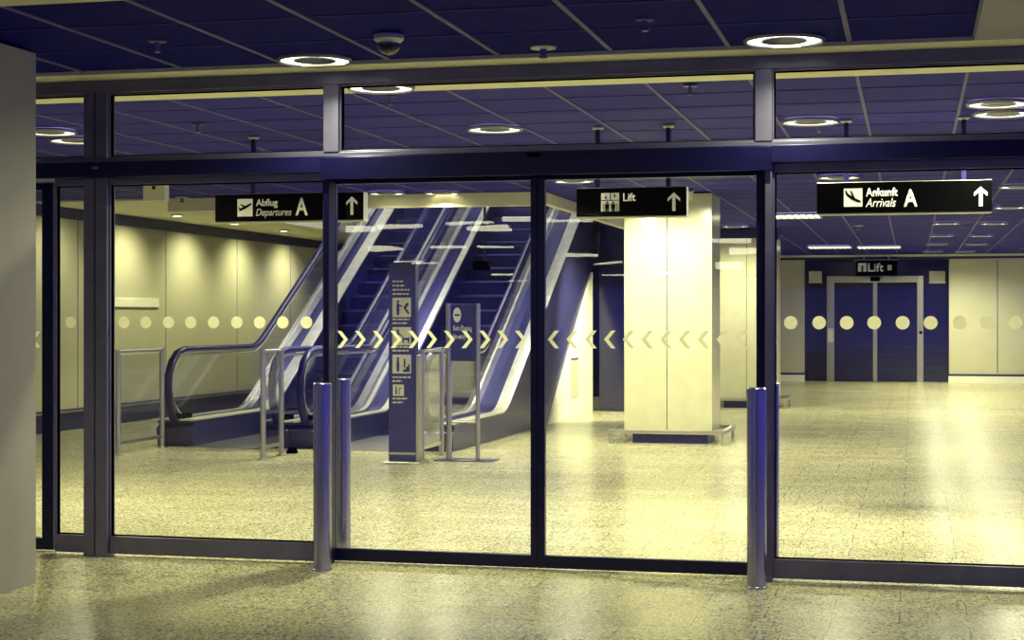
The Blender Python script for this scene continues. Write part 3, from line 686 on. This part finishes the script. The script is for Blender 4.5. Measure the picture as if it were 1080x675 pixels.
# louvred lamps in the far ceiling
for px, py, lb in ((875, 260, 'louvred ceiling lamp left of the far lift sign'), (927, 260, 'louvred ceiling lamp just above the far lift sign'), (833, 227, 'louvred ceiling lamp beside the right door post')):
    x, y = H(px, py, 3.2); w_ = .48; r = thing('louvred_light', (x, y, 3.2), lb, 'ceiling light', 'louvred lamps in the hall ceiling')
    MB().box(x-w_, x+w_, y-.5, y-.47, 3.17, 3.2).box(x-w_, x+w_, y+.47, y+.5, 3.17, 3.2).box(x-w_, x-w_+.03, y-.47, y+.47, 3.17, 3.2).box(x+w_-.03, x+w_, y-.47, y+.47, 3.17, 3.2).build('frame', 'casing', r)
    MB().box(x-w_+.03, x+w_-.03, y-.47, y+.47, 3.195, 3.2).build('lamp_panel', 'tube', r)
    l = MB()
    for k in range(1, 9): xx = x-w_+k*2*w_/9; l.box(xx-.01, xx+.01, y-.469, y+.469, 3.172, 3.194)
    l.build('louvre', 'casing', r)

# ================================================================== CEILING DEVICES
x, y = H(410, 36, 3.22); c = (x, y, 3.224)
dc = thing('dome_camera', c, 'dark glass dome camera with pale collar on the blue ceiling', 'camera')
MB().lathe([(.075, 0), (.088, -.012), (.086, -.035), (.070, -.050), (.060, -.062)], c, 36).build('collar', 'casing', dc, smooth=True)
MB().lathe([(.066*math.cos(a), -.0621-.062*math.sin(a)) for a in [i*math.pi/2/10 for i in range(11)]], c, 36).build('dome', 'dome', dc, smooth=True)
def sprinkler(px, py, z, label, cap='casing', s=1.0):
    x, y = H(px, py, z); c = (x, y, z)
    r = thing('sprinkler', c, label, 'sprinkler', 'sprinkler heads in the ceilings')
    MB().lathe([(.07*s, 0), (.066*s, -.008), (.03*s, -.012)], c, 28).build('cover_plate', cap, r, smooth=True)
    MB().lathe([(.018*s, -.0121), (.016*s, -.05), (.022*s, -.055), (.022*s, -.066), (.008*s, -.07)], c, 16).build('nozzle', 'frame', r, smooth=True)
sprinkler(573, 50, 3.224, 'sprinkler with pale round plate nearest the middle of the glass front', s=1.15)
sprinkler(680, 20, 3.224, 'dark sprinkler in the blue ceiling right of the middle', 'thinbar', .8)
sprinkler(166, 43, 3.224, 'dark sprinkler in the blue ceiling at left', 'navy', .8)
sprinkler(728, 90, 3.2, 'dark sprinkler seen through the right part of the long upper pane', 'navy', .8)
sprinkler(411, 101, 3.2, 'dark sprinkler seen below the ring lamp in the long upper pane', 'navy', .6)
sprinkler(209, 131, 3.2, 'small sprinkler seen through the upper pane over the left dots', 'navy', .8)
sprinkler(864, 131, 3.2, 'small sprinkler seen beside the thin ring lamp of the upper right pane', 'thinbar', .8)
sprinkler(905, 238, 3.2, 'pale sprinkler in the hall ceiling below the arrivals sign', s=1.3)
sprinkler(192, 208, 3.2, 'pale sprinkler left of the departures sign', s=1.3)
# ceiling hung beam detector at left
a, b_, c_, d_ = rect(150.5, 174, 193.8, 211.5, 18.0)
r = thing('detector_box', ((a+b_)/2, 18, c_), 'pale yellow square box hanging from the hall ceiling at left', 'detector')
MB().box(a, b_, 18, 18.12, c_, d_).build('housing', 'white', r, bevel=.01)
MB().disc((a+b_)/2-.0, d_-.05, .022, 17.99, 17.9995).build('lens', 'black', r)
MB().box((a+b_)/2-.04, (a+b_)/2+.04, 18.03, 18.09, d_+.0005, 3.2099).build('bracket', 'casing', r)
# camera on pole in the escalator opening
xk, zk = W(507, 279, 22.6)
r = thing('security_camera', (xk, 22.6, zk), 'dark camera on a thin pole above the right escalator', 'camera')
MB().tube([(xk+.06, 22.6, zk+.05), (xk+.06, 22.6, 6.499)], .02, 10).build('pole', 'navy', r)
MB().box(xk-.10, xk+.12, 22.5, 22.7, zk-.08, zk+.0495).build('housing', 'black', r, bevel=.02)
MB().tube([(xk+.1201, 22.6, zk), (xk+.16, 22.6, zk)], .03, 16).build('lens', 'dome', r)
# pale notice strip on left wall, small black stop on floor
yv = 22.2; q0 = 21.9; q1 = 24.3
nb = MB().box(-11.797, -11.77, q0, q1, 1.78, 1.92).build('wall_notice', 'white', None, bevel=.004, label='narrow pale strip sign on the left hall wall above the dots', cat='sign')
x, y = H(308, 478)
MB().lathe([(.07, 0), (.07, .02), (.055, .05), (.03, .07), (.0, .075)], (x, y, 0), 24).build('floor_stop', 'black', None, smooth=True, label='small black domed stop on the floor beside the steel guard posts', cat='floor stop')
